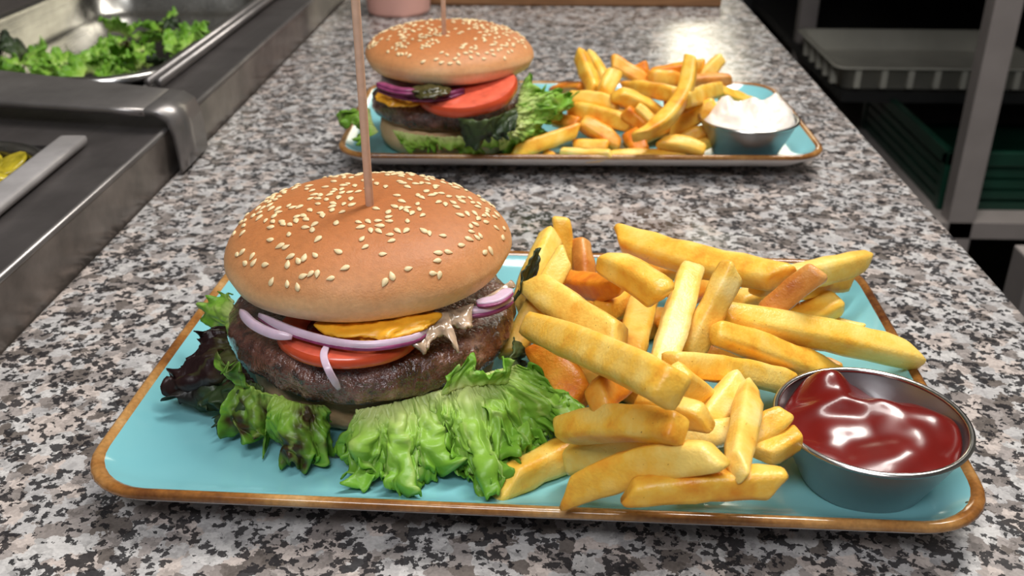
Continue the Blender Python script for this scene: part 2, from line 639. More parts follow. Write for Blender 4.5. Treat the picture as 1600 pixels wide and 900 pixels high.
def seed_mesh():
    global SEED_ME
    if SEED_ME: return SEED_ME
    rings = []
    n = 8
    for t, s in ((-1, .12), (-.8, .62), (-.4, .98), (.1, .92), (.55, .6), (.9, .24), (1, .08)):
        rings.append([Vector((t * .00180, s * .00118 * math.cos(2 * math.pi * j / n), s * .00058 * math.sin(2 * math.pi * j / n))) for j in range(n)])
    vs, fs = loft(rings)
    me = bpy.data.meshes.new('sesame_seed')
    me.from_pydata([tuple(v) for v in vs], [], fs)
    me.polygons.foreach_set('use_smooth', [True] * len(me.polygons))
    me.materials.append(M['seed'])
    SEED_ME = me
    return me


def top_bun(root, c, Rr, h, tilt, seed, count, front_sparse):
    rnd = random.Random(seed)
    vs, fs = lathe(bun_profile(Rr, h), (0, 0, 0), 72, .022, seed * 3.1)
    rot = Matrix.Rotation(tilt[0], 3, 'X') @ Matrix.Rotation(tilt[1], 3, 'Y')
    out = []
    for v in vs:
        k = noise.noise(Vector((v.x * 28 + seed, v.y * 28, v.z * 28))) * .0010
        v = v * (1 + k / max(v.length, .01))
        out.append(rot @ v + Vector(c))
    o = mk('top_bun', out, fs, M['bun'], root)
    o['label'] = 'domed golden top bun sprinkled with sesame'
    bvh = BVHTree.FromPolygons(out, fs)
    placed = []
    tries = 0
    org = root_loc(root)
    while len(placed) < count and tries < 60000:
        tries += 1
        r = Rr * math.sqrt(rnd.random()) * 1.0
        a = rnd.random() * 2 * math.pi
        dx, dy = r * math.cos(a), r * math.sin(a)
        rel = r / Rr
        p = .75
        cl = noise.noise(Vector((dx * 60 + seed * 7, dy * 60, 3.3)))
        p *= min(1, max(.12, .55 + 1.5 * cl))
        if rel > .62 and dy < -.2 * Rr: p *= front_sparse
        elif dy < -.25 * Rr: p *= front_sparse * 1.3
        if rel > .93: p *= .5
        if rnd.random() > p: continue
        start = Vector(c) + rot @ Vector((dx * 1.9, dy * 1.9, .12))
        aim = Vector(c) + rot @ Vector((dx * .92, dy * .92, .012 + .012 * (1 - rel)))
        hit, nor, idx, dist = bvh.ray_cast(start, (aim - start).normalized())
        if hit is None: continue
        if any((hit - q).length < .0024 for q in placed): continue
        placed.append(hit)
        if nor.z < -.1: continue
        t = Vector((rnd.uniform(-1, 1), rnd.uniform(-1, 1), rnd.uniform(-.6, .6)))
        t = (t - nor * t.dot(nor)).normalized()
        s = nor.cross(t)
        mw = Matrix((t, s, nor)).transposed().to_4x4()
        sc = rnd.uniform(.86, 1.14)
        sd = bpy.data.objects.new('sesame_seed', seed_mesh())
        C.objects.link(sd)
        sd.parent = o
        sd.matrix_local = Matrix.Translation(hit + nor * .00025 - org) @ mw @ Matrix.Scale(sc, 4)
    return o, bvh


def leaf(name, inner, outer, mat, parent, seed, ruffle=.003, jag=.003, bulge=.004, nu=110, nv=22, label=None, thick=.0005, freq=1.0, world=False):
    A = [p if world else at(*p) for p in inner]
    B = [p if world else at(*p) for p in outer]
    a = np.array(catmull(A, nu))
    b = np.array(catmull(B, nu))
    mid = (a + b) / 2
    arc = np.concatenate([[0], np.cumsum(np.linalg.norm(np.diff(b, axis=0), axis=1))])
    vs, uv = [], []
    rnd = random.Random(seed * 17 + 3)
    ph, phase = rnd.uniform(0, 6), []
    for i in range(nu):                                   # uneven frill: wavelength wanders along the edge
        lam = .0060 / freq * (1 + .55 * noise.noise(Vector((arc[i] * 70, seed * 1.9, 2.0))))
        if i: ph += 2 * math.pi * (arc[i] - arc[i - 1]) / lam
        phase.append(ph)
    for i in range(nu):
        i0, i1 = max(i - 4, 0), min(i + 4, nu - 1)
        du = (mid[i1] - mid[i0]); du /= max(np.linalg.norm(du), 1e-9)
        dv = b[i] - a[i]; L = np.linalg.norm(dv); dv = dv / max(L, 1e-9)
        nn = np.cross(du, dv); ln = np.linalg.norm(nn)
        nn = nn / ln if ln > 1e-6 else np.array([0, -1., 0])
        if nn @ (CAM - mid[i]) < 0: nn = -nn
        s = arc[i]
        amp = .55 + .9 * abs(noise.noise(Vector((s * 60, seed * 4.4, 7.0))))
        n2 = noise.noise(Vector((s * 260 * freq, seed * 5.1, 4.0)))
        n3 = noise.noise(Vector((s * 620 * freq, seed * 2.3, 9.0)))
        for j in range(nv):
            v = j / (nv - 1)
            d_ = v * L
            q1 = Vector((s * 75, d_ * 60, seed * 1.3))
            q2 = Vector((s * 170, d_ * 150, seed * 2.9))
            q3 = Vector((s * 400, d_ * 380, seed * 4.1))
            big, med, sml = noise.noise(q1), noise.noise(q2), noise.noise(q3)
            o1 = Vector((13.7, 5.1, 8.3))
            tooth = abs(n2) * 1.6 + max(0, n3) * 2.2 - .8 + 1.2 * big
            ext = jag * tooth * v ** 6
            p = a[i] + (b[i] - a[i]) * v + dv * ext
            w3 = max(0, (v - .70) / .30) ** 1.4
            off = bulge * .6 * math.sin(math.pi * min(1, v * .92)) + ruffle * (2.6 * big * v ** .8 + 1.5 * med * v ** .8 + .5 * sml)
            off += ruffle * amp * w3 * (1.25 * math.sin(phase[i] + 4 * big) + .6 * n3 + .3)
            tg = ruffle * (2.0 * noise.noise(q1 + o1) + 1.5 * noise.noise(q2 + o1)) * v
            dn_ = ruffle * (1.6 * noise.noise(q1 - o1) + 1.2 * noise.noise(q2 - o1)) * v
            p = p + nn * off + du * tg + dv * dn_
            if not world and p[2] < PZ + .0012: p[2] = PZ + .0012 + .0006 * abs(n2)
            vs.append(Vector(p))
            uv.append((s * 12, v))
    fs = []
    for i in range(nu - 1):
        for j in range(nv - 1):
            k = i * nv + j
            fs.append([k, k + nv, k + nv + 1, k + 1])
    o = mk(name, vs, fs, mat, parent, origin=tuple(mid[nu // 2]) if parent is None else None, uv=uv)
    sm = o.modifiers.new('thickness', 'SOLIDIFY')
    sm.thickness = thick
    sm.offset = 0
    if label: o['label'] = label
    return o


def patty(root, c, Rr, th, seed):
    pr = [(.001, 0), (Rr * .82, 0), (Rr * .93, .0012), (Rr * .985, th * .25), (Rr, th * .5), (Rr * .985, th * .74), (Rr * .94, th * .92), (Rr * .86, th), (Rr * .6, th * 1.0), (Rr * .3, th * .98), (.001, th * .97)]
    fine = []
    for i in range(len(pr) - 1):
        for k in range(3):
            t = k / 3
            fine.append((pr[i][0] + (pr[i + 1][0] - pr[i][0]) * t, pr[i][1] + (pr[i + 1][1] - pr[i][1]) * t))
    fine.append(pr[-1])
    vs, fs = lathe(fine, c, 120, .03, seed)
    cc = Vector((c[0], c[1], c[2] + th / 2))
    out = []
    for v in vs:
        d = (v - cc)
        k = noise.noise(v * 130 + Vector((seed, 0, 0))) * .0017 + noise.noise(v * 330) * .0010
        out.append(v + d.normalized() * k)
    o = mk('beef_patty', out, fs, M['patty'], root)
    o['label'] = 'dark brown grilled beef patty, glistening'
    return o


def bottom_bun(root, c, Rr, h, seed):
    pr = [(.001, 0), (Rr * .80, 0), (Rr * .92, .0016), (Rr * .985, h * .3), (Rr, h * .55), (Rr * .985, h * .82), (Rr * .95, h), (.001, h)]
    vs, fs = lathe(pr, c, 64, .03, seed)
    o = mk('bottom_bun', vs, fs, M['bun_base'], root)
    o['label'] = 'pale bottom bun half'
    return o


def tomato(root, c, Rr, th, tilt=(0, 0), face=True):
    rot = Matrix.Rotation(tilt[0], 3, 'X') @ Matrix.Rotation(tilt[1], 3, 'Y')
    cc = Vector(c)
    tr = lambda vs: [rot @ (v - cc) + cc for v in vs]
    vs, fs = lathe([(.001, 0), (Rr * .96, 0), (Rr, th * .2), (Rr * 1.005, th * .5), (Rr, th * .8), (Rr * .965, th)], c, 56, .03, 4.4, True, False)
    o = mk('tomato_slice', tr(vs), fs, M['tomato_skin'], root)
    vs, fs = lathe([(Rr * .965, th), (Rr * .9, th * 1.03), (Rr * .7, th * 1.02), (Rr * .64, th * (.9 if face else 1.0)), (Rr * .6, th * (.55 if face else .98)), (.001, th * (.5 if face else .95))], c, 56, .03, 4.4, False, True)
    mk('tomato_flesh', tr(vs), fs, M['tomato_flesh'], o)
    if not face:
        o['label'] = 'thick red tomato slice tilted under bun'
        return o
    vs, fs = lathe([(Rr * .30, th * .45), (Rr * .60, th * .56), (Rr * .58, th * .8), (Rr * .34, th * .8)], c, 40, .1, 2.2, True, True)
    mk('seed_gel', tr(vs), fs, M['tomato_gel'], o)
    o['label'] = 'round red tomato slice'
    return o


def onion(root, pts, w, h, purple=True, seed=0, label=None, upv=(0, 0, 1), twist=0.0, dark=False):
    P = [at(*p) for p in pts]
    vs, fs = strip(P, w, h, 28, upv, .5, twist)
    o = mk('onion_strip', vs, fs, M['onion_white'], root)
    if purple:
        d = CAM - np.mean(P, axis=0)
        d = d / np.linalg.norm(d)
        P2 = [p + np.array((0, 0, -h * .50)) + d * w * .30 for p in P]
        vs, fs = strip(P2, w * 1.05, h * .55, 28, upv, .5, twist)
        mk('onion_skin', vs, fs, M['onion_purple'], o)
    if dark: o.data.materials[0] = M['onion_purple']
    o['label'] = label or 'strip of red onion'
    return o


def skewer(root, c, z0, z1, r, lean=(0, 0)):
    n = 12
    rings = []
    for k, (z, f) in enumerate([(z0, 1), (z0 + (z1 - z0) * .5, 1), (z1 - .002, 1), (z1, .7)]):
        t = (z - z0) / (z1 - z0)
        rings.append([Vector((c[0] + lean[0] * t + r * f * math.cos(2 * math.pi * j / n), c[1] + lean[1] * t + r * f * math.sin(2 * math.pi * j / n), z)) for j in range(n)])
    vs, fs = loft(rings)
    o = mk('skewer', vs, fs, M['skewer'], root)
    o['label'] = 'upright pale wooden skewer'
    return o


def blob(name, root, pts, r, mat, seed, flat=.5, label=None):
    """lumpy irregular dollop around a run of points"""
    P = catmull([at(*p) for p in pts], 40)
    rings = []
    for k in range(40):
        t = P[min(k + 1, 39)] - P[max(k - 1, 0)]
        t /= np.linalg.norm(t)
        s = np.cross(t, (0, 0, 1)); s /= np.linalg.norm(s)
        u = np.cross(s, t)
        e = math.sin(math.pi * (k + .6) / 40.2) ** .55
        k = k * .4
        ring = []
        for j in range(28):
            a = 2 * math.pi * j / 28
            rr = r * e * (1 + .5 * noise.noise(Vector((math.cos(a) * 1.5 + seed, math.sin(a) * 1.5, k * .5))) + .22 * noise.noise(Vector((math.cos(a) * 4, math.sin(a) * 4 + seed, k * 1.3))) + .14 * noise.noise(Vector((math.cos(a) * 9, math.sin(a) * 9 + seed, k * 2.7))))
            ring.append(Vector(P[int(k / .4 + .5)] + s * rr * math.cos(a) + u * rr * flat * math.sin(a)))
        rings.append(ring)
    vs, fs = loft(rings)
    o = mk(name, vs, fs, mat, root)
    if label: o['label'] = label
    return o


# ---- near burger
c1 = (-.0735, .3740)
b1 = thing('hamburger', (c1[0], c1[1], PZ), 'large sesame hamburger with red onion strips on nearest plate', 'hamburger', 'skewered sesame hamburgers')
bottom_bun(b1, (c1[0], c1[1] + .001, PZ + .0003), .053, .0200, 1.0)
patty(b1, (c1[0] + .0015, c1[1] - .0030, .0305), .0598, .0185, 11.0)
tb, bvh1 = top_bun(b1, (c1[0], c1[1] + .003, .0605), .0602, .0325, (R(-1.0), R(-1.0)), 3, 288, .80)
skewer(b1, (at(578, 325, .0915)[0], at(578, 325, .0915)[1]), .012, .215, .0017, (0, 0))
tp = at(528, 574, .0525)
tomato(b1, (tp[0], tp[1] + .0285, .0500), .0285, .0046, (R(-2), R(1)))
onion(b1, [(376, 486, .0605), (395, 506, .060), (425, 521, .0595), (456, 527, .059)], .0026, .0036, False, 1, 'pale lilac onion strip under bun', (0, .5, .9))
onion(b1, [(405, 492, .0600), (450, 514, .0595), (520, 534, .059), (580, 539, .059), (640, 530, .0590), (668, 515, .059)], .0024, .0032, True, 2, 'curved red onion ring with purple skin', (0, .5, .9))
onion(b1, [(512, 538, .0575), (506, 556, .0560), (514, 580, .0530), (530, 608, .0440)], .0028, .0014, False, 3, 'pale onion strip hanging down over patty', (0, -.6, .6))
onion(b1, [(728, 488, .058), (765, 482, .058), (800, 466, .058)], .004, .003, True, 4, 'purple onion strip at right of bun')
onion(b1, [(745, 473, .061), (775, 468, .061), (798, 452, .061)], .005, .002, True, 5, 'dark onion piece below bun edge')
blob('cheese', b1, [(492, 506, .0605), (530, 516, .0590), (580, 516, .0595), (640, 506, .0605), (690, 492, .061)], .0070, M['cheese'], 3, .42, 'yellow melted cheese under bun')
leaf('fried_onion', [(615, 505, .0600), (660, 497, .0605), (700, 488, .061)], [(622, 535, .0555), (660, 552, .0525), (690, 530, .0555), (712, 545, .053)], M['fried'], b1, 31, .0013, .0014, .0030, 70, 18, 'greyish fried onion hanging over patty', .0012, .9)
leaf('fried_onion', [(690, 492, .0605), (720, 482, .0605), (740, 476, .061)], [(700, 512, .057), (728, 512, .056), (742, 496, .058)], M['fried'], b1, 35, .0013, .0010, .0025, 50, 14, 'brown fried onion under right bun edge', .0012, .9)
leaf('fried_onion', [(745, 470, .0605), (775, 455, .0605), (798, 438, .061)], [(752, 482, .058), (782, 472, .057), (806, 450, .058)], M['fried'], b1, 37, .0012, .0010, .0020, 50, 14, 'glossy fried onion at right bun edge', .0008, 1.5)
leaf('lettuce_leaf', [(366, 470, .046), (362, 500, .042), (362, 525, .038)], [(350, 455, .046), (323, 478, .038), (338, 508, .032), (350, 530, .032)], M['leaf'], b1, 1, .0022, .0022, .002, 60, 16, 'small green frill at left')
leaf('lettuce_leaf', [(352, 510, .040), (362, 545, .038), (385, 580, .035), (400, 600, .033)], [(330, 512, .040), (296, 556, .030), (264, 614, .019), (300, 592, .022), (330, 585, .026)], M['leaf_red'], b1, 2, .0024, .0008, .004, 90, 20, 'dark red lettuce leaf with curled tip')
leaf('lettuce_leaf', [(350, 560, .036), (385, 592, .034), (412, 608, .033)], [(318, 600, .022), (308, 640, .015), (335, 650, .014), (372, 655, .016), (395, 640, .018)], M['leaf_dark'], b1, 4, .0045, .002, .004, 80, 18, 'olive green curled lettuce')
leaf('lettuce_leaf', [(350, 582, .036), (368, 598, .034), (390, 606, .033)], [(338, 560, .040), (350, 574, .042), (378, 584, .041)], M['leaf_mid'], b1, 6, .0024, .001, .003, 50, 14, 'small upright lettuce curl')
leaf('lettuce_leaf', [(372, 592, .034), (410, 612, .033), (450, 624, .0325)], [(346, 684, .014), (372, 690, .013), (400, 690, .013), (430, 672, .015), (456, 650, .020)], M['leaf_mid'], b1, 5, .0036, .0024, .005, 150, 26, 'green lettuce with dark red patches at front left')
leaf('lettuce_leaf', [(428, 618, .033), (470, 630, .0325), (508, 634, .032)], [(412, 690, .014), (436, 722, .0125), (462, 734, .012), (486, 726, .013), (506, 706, .013), (512, 652, .022)], M['leaf_mid'], b1, 25, .0032, .0020, .006, 150, 26, 'broad green lettuce with a dark tip')
leaf('lettuce_leaf', [(556, 640, .0315), (580, 637, .0325), (612, 630, .033)], [(514, 698, .018), (540, 690, .017), (556, 722, .014), (552, 762, .012), (590, 738, .013), (618, 690, .018)], M['leaf'], b1, 17, .0030, .0030, .006, 170, 28, 'bright green frilly lettuce at front')
leaf('lettuce_leaf', [(588, 636, .0325), (630, 626, .033), (672, 614, .0335), (706, 604, .034)], [(590, 732, .013), (606, 758, .012), (634, 776, .012), (650, 742, .013), (690, 738, .013), (672, 700, .016), (696, 660, .022), (712, 640, .025)], M['leaf'], b1, 27, .0030, .0034, .006, 200, 28, 'bright green pointed lettuce at front')
leaf('lettuce_leaf', [(690, 612, .0335), (720, 598, .035), (752, 586, .036)], [(704, 700, .018), (722, 726, .015), (752, 742, .013), (768, 784, .012), (786, 742, .013), (796, 690, .020)], M['leaf'], b1, 9, .0030, .0034, .007, 190, 28, 'large bright green frilly lettuce')
leaf('lettuce_leaf', [(735, 592, .036), (770, 580, .037), (804, 572, .037)], [(782, 742, .015), (812, 712, .016), (842, 710, .016), (852, 680, .021), (880, 672, .024), (920, 664, .027), (908, 634, .031), (876, 612, .036), (842, 582, .039)], M['leaf'], b1, 19, .0030, .0032, .006, 210, 28, 'wide green lettuce reaching over the fries')
leaf('lettuce_leaf', [(580, 640, .0300), (640, 630, .0305), (700, 612, .031)], [(560, 716, .014), (590, 752, .012), (620, 742, .012), (660, 766, .0115), (684, 742, .012), (700, 700, .016)], M['leaf'], b1, 51, .0034, .0036, .003, 180, 24, 'green lettuce layer underneath at front')
leaf('lettuce_leaf', [(710, 606, .031), (750, 594, .032), (800, 584, .032)], [(706, 726, .014), (740, 752, .012), (776, 760, .0115), (806, 744, .013), (850, 718, .014), (866, 680, .020)], M['leaf'], b1, 53, .0034, .0036, .003, 180, 24, 'green lettuce layer underneath at right')
leaf('lettuce_leaf', [(690, 618, .034), (730, 604, .035), (790, 600, .035)], [(704, 578, .042), (728, 556, .046), (752, 572, .044), (800, 564, .044)], M['leaf'], b1, 12, .0030, .0026, .003, 90, 16, 'small upright green lettuce frill')
leaf('lettuce_leaf', [(796, 478, .044), (806, 462, .046), (816, 446, .047)], [(812, 440, .056), (836, 388, .060), (842, 402, .056), (832, 450, .046)], M['leaf_dark'], b1, 14, .0007, .0, .002, 60, 16, 'dark green leaf tip behind bun')
leaf('lettuce_leaf', [(770, 598, .033), (798, 556, .033), (806, 510, .035)], [(796, 610, .020), (822, 566, .022), (828, 505, .030)], M['leaf_dark'], b1, 15, .0026, .0015, .003, 60, 16, 'dark lettuce beside patty')

# ---- far burger
c2 = (-.0695, .6960)
b2 = thing('hamburger', (c2[0], c2[1], PZ), 'sesame hamburger with thick tomato slice on the farther plate', 'hamburger', 'skewered sesame hamburgers')
bottom_bun(b2, (c2[0] + .001, c2[1], PZ + .0003), .0515, .0225, 5.0)
patty(b2, (c2[0], c2[1], .0325), .0555, .0180, 23.0)
tb2, bvh2 = top_bun(b2, (c2[0], c2[1] + .001, .0655), .0595, .0275, (R(1.0), R(.5)), 8, 298, .85)
sp = at(694, 56, .0905)
skewer(b2, (sp[0], sp[1]), .012, .215, .0016)
M['onion_dark'] = plain('grilled_onion', srgb(84, 36, 40), .3, var=.5, scale=90)
vs, fs = lathe([(.001, 0), (.046, 0), (.049, .002), (.0485, .006), (.050, .009), (.0485, .0125), (.046, .014), (.001, .014)], (c2[0], c2[1] + .003, .0525), 60, .05, 9.0)
mk('grilled_onion_layer', vs, fs, M['onion_dark'], b2)['label'] = 'dark maroon grilled onion layer'
tp2 = at(722, 178, .0520)
tomato(b2, (tp2[0] + .002, tp2[1] + .030, .0560), .0335, .0075, (R(11), R(-5)), False)
onion(b2, [(592, 138, .062), (640, 150, .060), (690, 150, .061), (725, 140, .063)], .004, .004, True, 6, 'dark red onion ring under bun', dark=True)
blob('pickle', b2, [(640, 140, .064), (670, 143, .064), (705, 140, .064)], .010, M['pickle'], 5, .35, 'dark green pickle slice under bun')
blob('cheese', b2, [(592, 145, .0555), (620, 156, .0540), (655, 163, .053)], .0095, M['cheese'], 7, .28, 'yellow cheese slice at left')
onion(b2, [(590, 130, .066), (620, 140, .065), (650, 142, .065)], .006, .003, True, 8, 'purple onion at left under bun', dark=True)
leaf('lettuce_leaf', [(812, 140, .054), (806, 180, .042), (796, 205, .034), (780, 218, .032)], [(826, 122, .058), (850, 140, .052), (892, 146, .046), (888, 166, .040), (850, 180, .034), (852, 206, .022), (822, 232, .013), (800, 232, .014), (790, 224, .02)], M['leaf'], b2, 41, .0040, .0034, .006, 170, 24, 'bright green frilly lettuce beside far fries')
leaf('lettuce_leaf', [(805, 165, .046), (812, 190, .038), (800, 212, .032)], [(838, 160, .048), (872, 172, .040), (846, 196, .030), (830, 222, .018)], M['leaf'], b2, 46, .0040, .003, .005, 100, 18, 'second green lettuce frill at right')
leaf('lettuce_leaf', [(578, 170, .040), (582, 190, .036), (590, 205, .034)], [(534, 166, .044), (530, 186, .034), (556, 212, .028), (585, 222, .026)], M['leaf'], b2, 43, .0036, .0026, .003, 90, 16, 'green lettuce frill at left')
leaf('lettuce_leaf', [(612, 203, .034), (660, 211, .033), (735, 214, .033), (790, 205, .033)], [(620, 214, .030), (652, 240, .018), (684, 226, .025), (716, 238, .019), (745, 218, .028), (765, 232, .022), (795, 214, .03)], M['leaf'], b2, 44, .0030, .003, .003, 150, 16, 'thin green lettuce edge above bottom bun')
leaf('lettuce_leaf', [(716, 184, .050), (760, 187, .050), (806, 168, .050)], [(722, 212, .037), (765, 218, .035), (802, 204, .038)], M['leaf_dark'], b2, 45, .0030, .0018, .003, 80, 16, 'dark lettuce hanging below tomato')

# ------------------------------------------------------------------ fries
# photo ends (x1,y1,x2,y2), photo width, bow in pixels (up positive), colour, label; listed from the bottom of each heap to its top
NEAR = [
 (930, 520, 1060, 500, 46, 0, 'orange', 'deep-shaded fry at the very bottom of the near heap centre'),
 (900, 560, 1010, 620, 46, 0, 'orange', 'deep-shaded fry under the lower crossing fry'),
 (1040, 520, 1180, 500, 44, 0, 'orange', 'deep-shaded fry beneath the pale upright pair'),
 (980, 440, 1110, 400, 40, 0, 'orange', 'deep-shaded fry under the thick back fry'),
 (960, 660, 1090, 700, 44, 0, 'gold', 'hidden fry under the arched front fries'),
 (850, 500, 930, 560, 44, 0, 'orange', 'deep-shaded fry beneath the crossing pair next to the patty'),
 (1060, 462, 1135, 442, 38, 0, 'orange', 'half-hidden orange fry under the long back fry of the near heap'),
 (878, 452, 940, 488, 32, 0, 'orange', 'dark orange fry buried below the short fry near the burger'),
 (1150, 475, 1235, 452, 44, 0, 'gold', 'pale fry end below the long back fry, left of the brown fry'),
 (1236, 456, 1322, 440, 30, 0, 'gold', 'short fry peeping out under the overhanging back-right fry'),
 (1262, 496, 1346, 514, 20, 0, 'pale', 'thin pale fry lying flat behind the long right-hand fry'),
 (1195, 545, 1312, 576, 24, 0, 'orange', 'thin fry hidden under the two long right-hand fries'),
 (876, 342, 886, 432, 28, 2, 'gold', 'thin upright fry, tallest tip of the near heap by the bun'),
 (909, 378, 914, 440, 33, 0, 'brown', 'dark orange square-ended upright fry at back of near heap'),
 (1185, 442, 1350, 407, 44, -4, 'pale', 'long pale fry overhanging the back right edge of near plate'),
 (970, 372, 1220, 432, 50, -7, 'gold', 'long thick golden fry along the back of near heap'),
 (860, 374, 820, 476, 44, 2, 'gold', 'spice-dusted leaning fry closest to the near bun'),
 (888, 592, 962, 578, 34, 0, 'gold', 'pale fry stub inside near heap beside the orange chunk'),
 (1058, 556, 1205, 552, 32, 0, 'orange', 'orange-shaded fry beneath the fry pair pointing right'),
 (1238, 504, 1306, 474, 48, 0, 'gold', 'short chunky translucent fry right of the brown fry'),
 (1192, 494, 1276, 424, 40, 0, 'brown', 'brownish slanted fry with dark rounded tip, near heap back right'),
 (942, 488, 1000, 450, 46, 0, 'gold', 'short rounded fry at the centre of the near heap'),
 (1006, 470, 972, 590, 46, 0, 'gold', 'speckled upright fry just left of the pale upright pair'),
 (882, 440, 974, 446, 42, -5, 'orange', 'bent short deep-yellow fry below the upright brown one'),
 (1130, 496, 1420, 554, 50, 4, 'gold', 'longest fry, reaching right across plate above ketchup cup'),
 (1142, 424, 1078, 556, 46, 0, 'pale', 'pale straight upright fry at middle of near heap'),
 (1080, 422, 1030, 592, 46, 0, 'pale', 'long pale upright fry with dark speck, centre of near heap'),
 (942, 412, 1032, 462, 50, 7, 'gold', 'bent thick fry with orange top, back middle of near heap'),
 (1120, 520, 1318, 596, 48, 4, 'gold', 'long fry running down right to the ketchup cup rim'),
 (1052, 572, 1238, 602, 42, 8, 'gold', 'bowed fry pointing at the ketchup cup from heap centre'),
 (1056, 588, 1128, 650, 44, 0, 'gold', 'half-covered fry below the bowed fry'),
 (1108, 656, 1152, 596, 44, 0, 'pale', 'dull pale fry leaning behind the short upright front fry'),
 (882, 404, 800, 550, 42, 0, 'gold', 'long slanted fry between near patty and crossing fries'),
 (848, 548, 902, 630, 62, 3, 'orange', 'thick dark orange chunk touching the near lettuce'),
 (838, 444, 968, 532, 52, -5, 'pale', 'long pale diagonal fry, upper one of the crossing pair'),
 (1058, 690, 1192, 664, 42, 0, 'pale', 'fry lying low behind the front three'),
 (1166, 690, 1224, 648, 42, 0, 'gold', 'fry slanting behind the short upright one to the cup'),
 (790, 754, 935, 682, 54, 0, 'gold', 'thick square-ended fry at front left by the lettuce'),
 (892, 716, 1052, 684, 54, 4, 'gold', 'square-ended fry on top of the front left fry'),
 (1000, 634, 1102, 656, 48, 6, 'gold', 'short arched fry to right of the big curved one'),
 (876, 674, 1058, 672, 58, 12, 'gold', 'big arched fry right of the lettuce tip'),
 (934, 622, 985, 584, 50, 0, 'orange', 'stubby orange fry beneath the lower crossing fry'),
 (830, 512, 1048, 606, 58, 5, 'gold', 'long bright diagonal fry, lower one of the crossing pair'),
 (1192, 710, 1244, 682, 42, 0, 'gold', 'fry leaning on the left side of the ketchup cup'),
 (896, 768, 1118, 714, 58, 12, 'gold', 'curved fry second from the front edge of near plate'),
 (1172, 606, 1152, 730, 44, 0, 'pale', 'short upright fry standing left of the ketchup cup'),
 (984, 772, 1210, 754, 50, 5, 'gold', 'wedge-shaped fry frontmost on the near plate'),
]
FARF = [
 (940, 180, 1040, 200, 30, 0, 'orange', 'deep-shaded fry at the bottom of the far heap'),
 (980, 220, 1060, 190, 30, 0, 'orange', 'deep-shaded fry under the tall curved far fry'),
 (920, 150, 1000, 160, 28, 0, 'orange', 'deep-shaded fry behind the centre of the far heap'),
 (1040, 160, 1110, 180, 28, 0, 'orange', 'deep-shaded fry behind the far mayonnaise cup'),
 (862, 141, 908, 138, 20, 0, 'orange', 'dark fry lying at back left of the far heap above lettuce'),
 (1018, 114, 1072, 104, 18, 0, 'orange', 'thin orange fry along the back of far heap'),
 (1093, 95, 1082, 130, 20, 0, 'gold', 'upright fry end just behind the tall curved far fry'),
 (1126, 92, 1098, 122, 24, 0, 'gold', 'green-tinged slanted fry at back right of far heap'),
 (922, 86, 946, 130, 24, 0, 'gold', 'upright fry second from left at back of far heap'),
 (906, 86, 930, 144, 30, 0, 'gold', 'upright fry leftmost at the back of far heap'),
 (990, 114, 1010, 104, 22, 0, 'orange', 'small orange fry tip at the top middle of far heap'),
 (958, 98, 1012, 130, 28, 0, 'orange', 'slanted orange-gold fry near the top of far heap'),
 (957, 116, 944, 146, 30, 0, 'gold', 'stubby split fry beside the two upright far fries'),
 (1018, 122, 1062, 126, 30, 0, 'orange', 'deep orange fry behind the tall curved far fry'),
 (1074, 128, 1140, 124, 24, 0, 'brown', 'brown square-ended fry at right of far heap'),
 (980, 138, 1056, 148, 28, 2, 'gold', 'horizontal fry crossing the middle of far heap'),
 (1122, 144, 1184, 168, 24, 0, 'gold', 'fry sloping behind the mayonnaise on far plate'),
 (1070, 156, 1120, 140, 28, 0, 'gold', 'short fry right of the tall curved far fry'),
 (893, 154, 962, 166, 28, 4, 'gold', 'fry at left of far heap touching the lettuce tip'),
 (964, 148, 1032, 182, 30, 3, 'gold', 'bright slanted fry at centre of far heap'),
 (892, 172, 984, 196, 30, 4, 'gold', 'arched fry beneath the left one in far heap'),
 (978, 174, 1006, 198, 24, 0, 'orange', 'small orange fry beside the centre of far heap'),
 (996, 168, 1026, 196, 20, 0, 'gold', 'thin fry slipping under the tall curved far fry'),
 (862, 187, 902, 194, 24, 0, 'orange', 'bent orange fry stub beside far lettuce'),
 (1050, 206, 1116, 164, 28, 0, 'gold', 'fry rising right behind the mayonnaise cup'),
 (1060, 222, 1104, 202, 24, 0, 'gold', 'fry just left of the mayonnaise cup side'),
 (1078, 236, 1120, 216, 20, 0, 'pale', 'pale fry against the base of the mayonnaise cup'),
 (912, 192, 966, 226, 30, 0, 'orange', 'orange-brown fry sloping down in front of far heap'),
 (986, 212, 1004, 240, 32, 0, 'orange', 'dark fry stub under the curved far fry end'),
 (898, 228, 948, 230, 24, 0, 'gold', 'short fry in shade above the pale flat far fry'),
 (952, 240, 1070, 243, 18, 0, 'gold', 'flat fry along the front rim of far plate'),
 (852, 238, 866, 245, 14, 0, 'orange', 'tiny fry end beneath the long front-left far fry'),
 (878, 239, 953, 240, 22, -3, 'pale', 'pale greenish boat-shaped fry at front of far plate'),
 (800, 240, 900, 205, 27, 0, 'gold', 'long fry at front left of far heap below lettuce'),
 (1034, 222, 1098, 237, 28, 4, 'gold', 'fry at front right of far heap pointing at cup'),
 (1078, 94, 1000, 212, 30, -22, 'gold', 'tall curved fry standing on top of far heap'),
]


def seg_closest(p1, q1, p2, q2):
    d1, d2, r = q1 - p1, q2 - p2, p1 - p2
    a, e, f = d1 @ d1, d2 @ d2, d2 @ r
    c, b = d1 @ r, d1 @ d2
    den = a * e - b * b
    s = min(max((b * f - c * e) / den, 0), 1) if den > 1e-12 else .5
    t = (b * s + f) / e
    if t < 0:
        t = 0; s = min(max(-c / a, 0), 1)
    elif t > 1:
        t = 1; s = min(max((b - c) / a, 0), 1)
    return s, t, np.linalg.norm((p1 + d1 * s) - (p2 + d2 * t))


